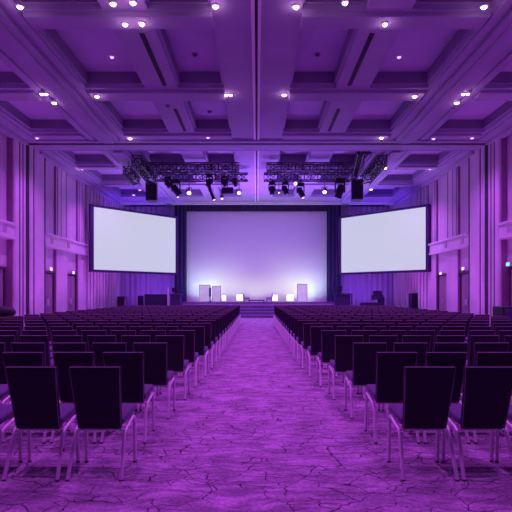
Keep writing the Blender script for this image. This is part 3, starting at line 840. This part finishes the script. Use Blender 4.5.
# ------------------------------------------------------------------ ceiling downlights
LP = (.68, .098, .97)
def lamp_light(name, typ, loc, energy, col, size=.1, spot=2.2, blend=.6, rot=None, sizey=None):
    l = bpy.data.lights.new(name, typ); l.energy = energy; l.color = col
    if typ == 'SPOT': l.spot_size = spot; l.spot_blend = blend; l.shadow_soft_size = size
    elif typ == 'AREA':
        l.size = size
        if sizey: l.shape = 'RECTANGLE'; l.size_y = sizey
    else: l.shadow_soft_size = size
    o = bpy.data.objects.new(name, l); C.objects.link(o); o.location = loc
    if rot: o.rotation_euler = rot
    return o
DL = [  # px, py, lens count, brightness, drop under soffit, label
    (20, 7, 1, 1, .1, 'bright downlight at the upper left corner of the ceiling'),
    (113, 4, 1, 1, .1, 'bright downlight left one of the pair by the left slot diffuser top edge'),
    (133, 3, 1, 1, .1, 'bright downlight right one of the pair by the left slot diffuser top edge'),
    (215.5, 6.5, 1, 1, 0, 'bright downlight near the picture top, just left of the centre joint'),
    (296, 7, 1, 1, 0, 'bright downlight near the picture top, just right of the centre joint'),
    (345, 3, 1, .8, .1, 'downlight at the picture top between centre joint and right slot'),
    (484, 7, 1, 1, .1, 'bright downlight at the upper right corner of the ceiling'),
    (125, 24.5, 1, .7, .1, 'smaller downlight left of the long left slot diffuser'),
    (142, 24, 1, .9, .1, 'smaller downlight right beside the long left slot diffuser'),
    (385, 24.3, 1, .8, .1, 'small downlight beside the upper end of the long right slot'),
    (44, 94, 2, 1, .1, 'twin downlight over the left side beam, left one of three'),
    (54.3, 103, 1, 1, .1, 'bright downlight just below the twin on the left side beam'),
    (97, 96.5, 1, 1, .1, 'bright downlight at the inner edge of the left side beam'),
    (228.5, 95, 2, 1, 0, 'twin downlight on the cross beam left of the centre joint'),
    (284.3, 95, 1, 1, 0, 'downlight on the cross beam right of the centre joint'),
    (414.7, 96.5, 1, 1, .1, 'bright downlight at the inner edge of the right side beam'),
    (465.5, 94, 2, 1, .1, 'twin downlight over the right side beam, right one of three'),
    (456.7, 103, 1, 1, .1, 'bright downlight just below the twin on the right side beam'),
    (130, 138.5, 1, .9, .08, 'downlight before the header track at the left truss'),
    (381.5, 138, 1, .9, .08, 'downlight before the header track at the right truss'),
    (37, 138, 1, .4, .08, 'small faint downlight in the ceiling corner by the left pilaster'),
    (208, 137.5, 1, .3, .1, 'small faint downlight before the header track left of centre'),
    (433.5, 138.7, 1, .5, .08, 'small faint downlight before the header track right of truss'),
    (472, 138, 1, .4, .08, 'small faint downlight in the ceiling corner by the right pilaster'),
    (82, 169, 1, .9, 0, 'bright downlight above the left wall doors beyond the header'),
    (126.2, 168.2, 1, .6, .1, 'downlight left of the left truss beyond the header'),
    (385.2, 168.2, 1, .6, .1, 'downlight right of the right truss beyond the header'),
    (429.5, 168.5, 2, .9, 0, 'bright downlight above the right wall doors beyond the header'),
    (371.2, 189.4, 1, .6, .1, 'downlight beside the right hung speaker near the side screen'),
    (139.8, 190, 1, .5, .1, 'upper downlight beside the left hung speaker near the side screen'),
    (133.6, 195, 1, .5, .1, 'lower downlight beside the left hung speaker near the side screen'),
    (112, 57, 1, .35, -REC, 'small faint lamp inside the left coffer below the slot pair'),
    (399, 57, 1, .4, -REC, 'small lamp inside the right coffer beside the long slot'),
]
spots_l = 0
for px, py, n, br, drop, lab in DL:
    zc = CZ - drop
    d = F * (zc - .03 - CH) / (PY - py)
    p = at(px, py, d)
    t = thing('downlight', lab, 'downlight', (p.x, p.y, zc), 0, 'recessed ceiling downlights')
    s = d / 15.7
    r = (.058 if n == 2 else .074) * (.6 + .4 * s) * (.75 + .25 * br)
    tr = MB(); ln = MB()
    for k in range(n):
        cx = 0 if n == 1 else (-.068, .068)[k]
        tr.lathe([(r * 1.35, .01), (r * 1.35, -.02), (r * 1.05, -.035)], (cx, 0, 0), n=16)
        ln = MB().lathe([(r * .95, -.034), (r * .85, -.05), (r * .6, -.066), (r * .3, -.074)], (cx, 0, 0), n=16)
        ln.build('lens', M['lamp'] if br > .55 else M['dimlamp'], t)
    tr.build('trim_ring', M['rail'], t)
    if br > .55: lamp_light('downlight_halo_fill', 'POINT', (p.x, p.y, zc - .17), 1.6 * br, (1, .42, 1), .04)  # added point light, stands in for the bloom around the lens
# smoke detectors and sprinkler heads on the soffits
for px, py, dz, lab in ((195, 54.5, -REC, 'small dark detector in the coffer left of the centre joint'), (317.5, 54.5, -REC, 'small dark detector in the coffer right of the centre joint'),
                        (209.5, 111.8, -REC, 'small detector in the second coffer left of the centre joint'), (168, 106, -.0, 'small detector on the beam beside the second left slot')):
    zc = CZ - dz; d = F * (zc - .02 - CH) / (PY - py); p = at(px, py, d)
    t = thing('smoke_detector', lab, 'detector', (p.x, p.y, zc), 0, 'smoke detectors on the ceiling')
    MB().lathe([(.09, .005), (.09, -.03)], (0, 0, 0), n=14).build('base', M['grey'], t)
    MB().lathe([(.06, -.028), (.05, -.06)], (0, 0, 0), n=14).build('sensor', M['frame'], t)

# ------------------------------------------------------------------ light
E = 1.0
# house downlights in purple gel: over aisle and seating
for y, e in ((3.4, 400), (7.2, 520), (11, 560), (15.5, 600), (19.9, 660), (26.6, 680), (29.6, 520)):
    for x in (-7.2, -2.8, 2.8, 7.2):
        lamp_light('house_light', 'SPOT', (x, y, CZ - .14), e * E, LP if y < 18 else (.58, .10, .95), .12, 2.3, .8)
# purple uplights at the foot of the walls
for sx in (-1, 1):
    for y, e in ((11.0, 40), (14.2, 110), (17.2, 190), (20.9, 95), (23.4, 95), (25.9, 115), (28.5, 130), (31.0, 130)):
        o = lamp_light('wall_uplight', 'SPOT', (sx * (W - 2.1), y, .3), e * 1.2, (.66, .09, .90), .15, 1.7, 1.0)
        dv = Vector((sx * .62, 0, 1)); o.rotation_euler = dv.to_track_quat('-Z', 'Y').to_euler()
# blue uplights at the foot of the side drapes
for sx in (-1, 1):
    for x, e, c in ((5.6, 95, (.20, .085, 1)), (6.9, 95, (.24, .085, 1)), (8.2, 85, (.42, .09, 1))):
        o = lamp_light('drape_uplight', 'SPOT', (sx * x, 33.4, .2), e, c, .12, 2.0, 1.0)
        o.rotation_euler = Vector((0, .45, 1)).to_track_quat('-Z', 'Y').to_euler()
# white and violet wash on the backdrop
for x, e, c in ((-3.75, 85, (.55, .95, .8)), (-2.9, 56, (.78, 1, .42)), (-1.4, 50, (.78, 1, .34)), (0, 48, (.78, 1, .34)), (1.4, 50, (.78, 1, .34)), (2.8, 62, (.9, 1, .30)), (3.75, 80, (.5, .9, .9))):
    o = lamp_light('backdrop_uplight', 'SPOT', (x, SY - 1.2, SH + .12), e * 1.35, c, .2, 2.3, 1.0)
    o.rotation_euler = Vector((0, .6, 1)).to_track_quat('-Z', 'Y').to_euler()
for x in (-3.6, -1.2, 1.2, 3.6):
    o = lamp_light('backdrop_wash', 'SPOT', (x, 25.6, CH + 5.2), 330, (.34, .12, 1.0), .15, .75, .8)
    o.rotation_euler = (Vector((x * .9, SY, 4.4)) - o.location).to_track_quat('-Z', 'Y').to_euler()

# white front light on the stage furniture, from the lit lamps of the truss
for x, tx in ((-2.9, -3.05), (2.9, 2.95)):
    o = lamp_light('stage_front_light', 'SPOT', (x, 24.4, CH + 5.0), 1500, (.76, 1, .72), .1, .2, .3)
    o.rotation_euler = (Vector((tx, 33.0, SH + .5)) - o.location).to_track_quat('-Z', 'Y').to_euler()
# added unseen violet spots low by the stage, brightening the far ceiling
for x in (-7.4, -2.6, 2.6, 7.4):
    o = lamp_light('ceiling_fill', 'SPOT', (x, 29.6 if abs(x) < 5 else 32.7, .3), 3300 if abs(x) < 5 else 2000, (.40, .13, 1) if abs(x) < 5 else (.17, .025, 1), .15, 1.8 if abs(x) < 5 else 1.0, 1.0)
    o.rotation_euler = Vector((0, -.25 if abs(x) < 5 else -.12, 1)).to_track_quat('-Z', 'Y').to_euler()

wd = bpy.data.worlds.new('world'); S.world = wd; wd.use_nodes = True
bg = wd.node_tree.nodes['Background']; bg.inputs['Color'].default_value = (.30, .07, .60, 1); bg.inputs['Strength'].default_value = .11

S.view_settings.view_transform = 'Standard'
S.view_settings.look = 'None'
S.view_settings.exposure = 0; S.view_settings.gamma = 1
S.view_settings.use_curve_mapping = False
S.cycles.max_bounces = 8; S.cycles.diffuse_bounces = 4
S.cycles.sample_clamp_indirect = 4
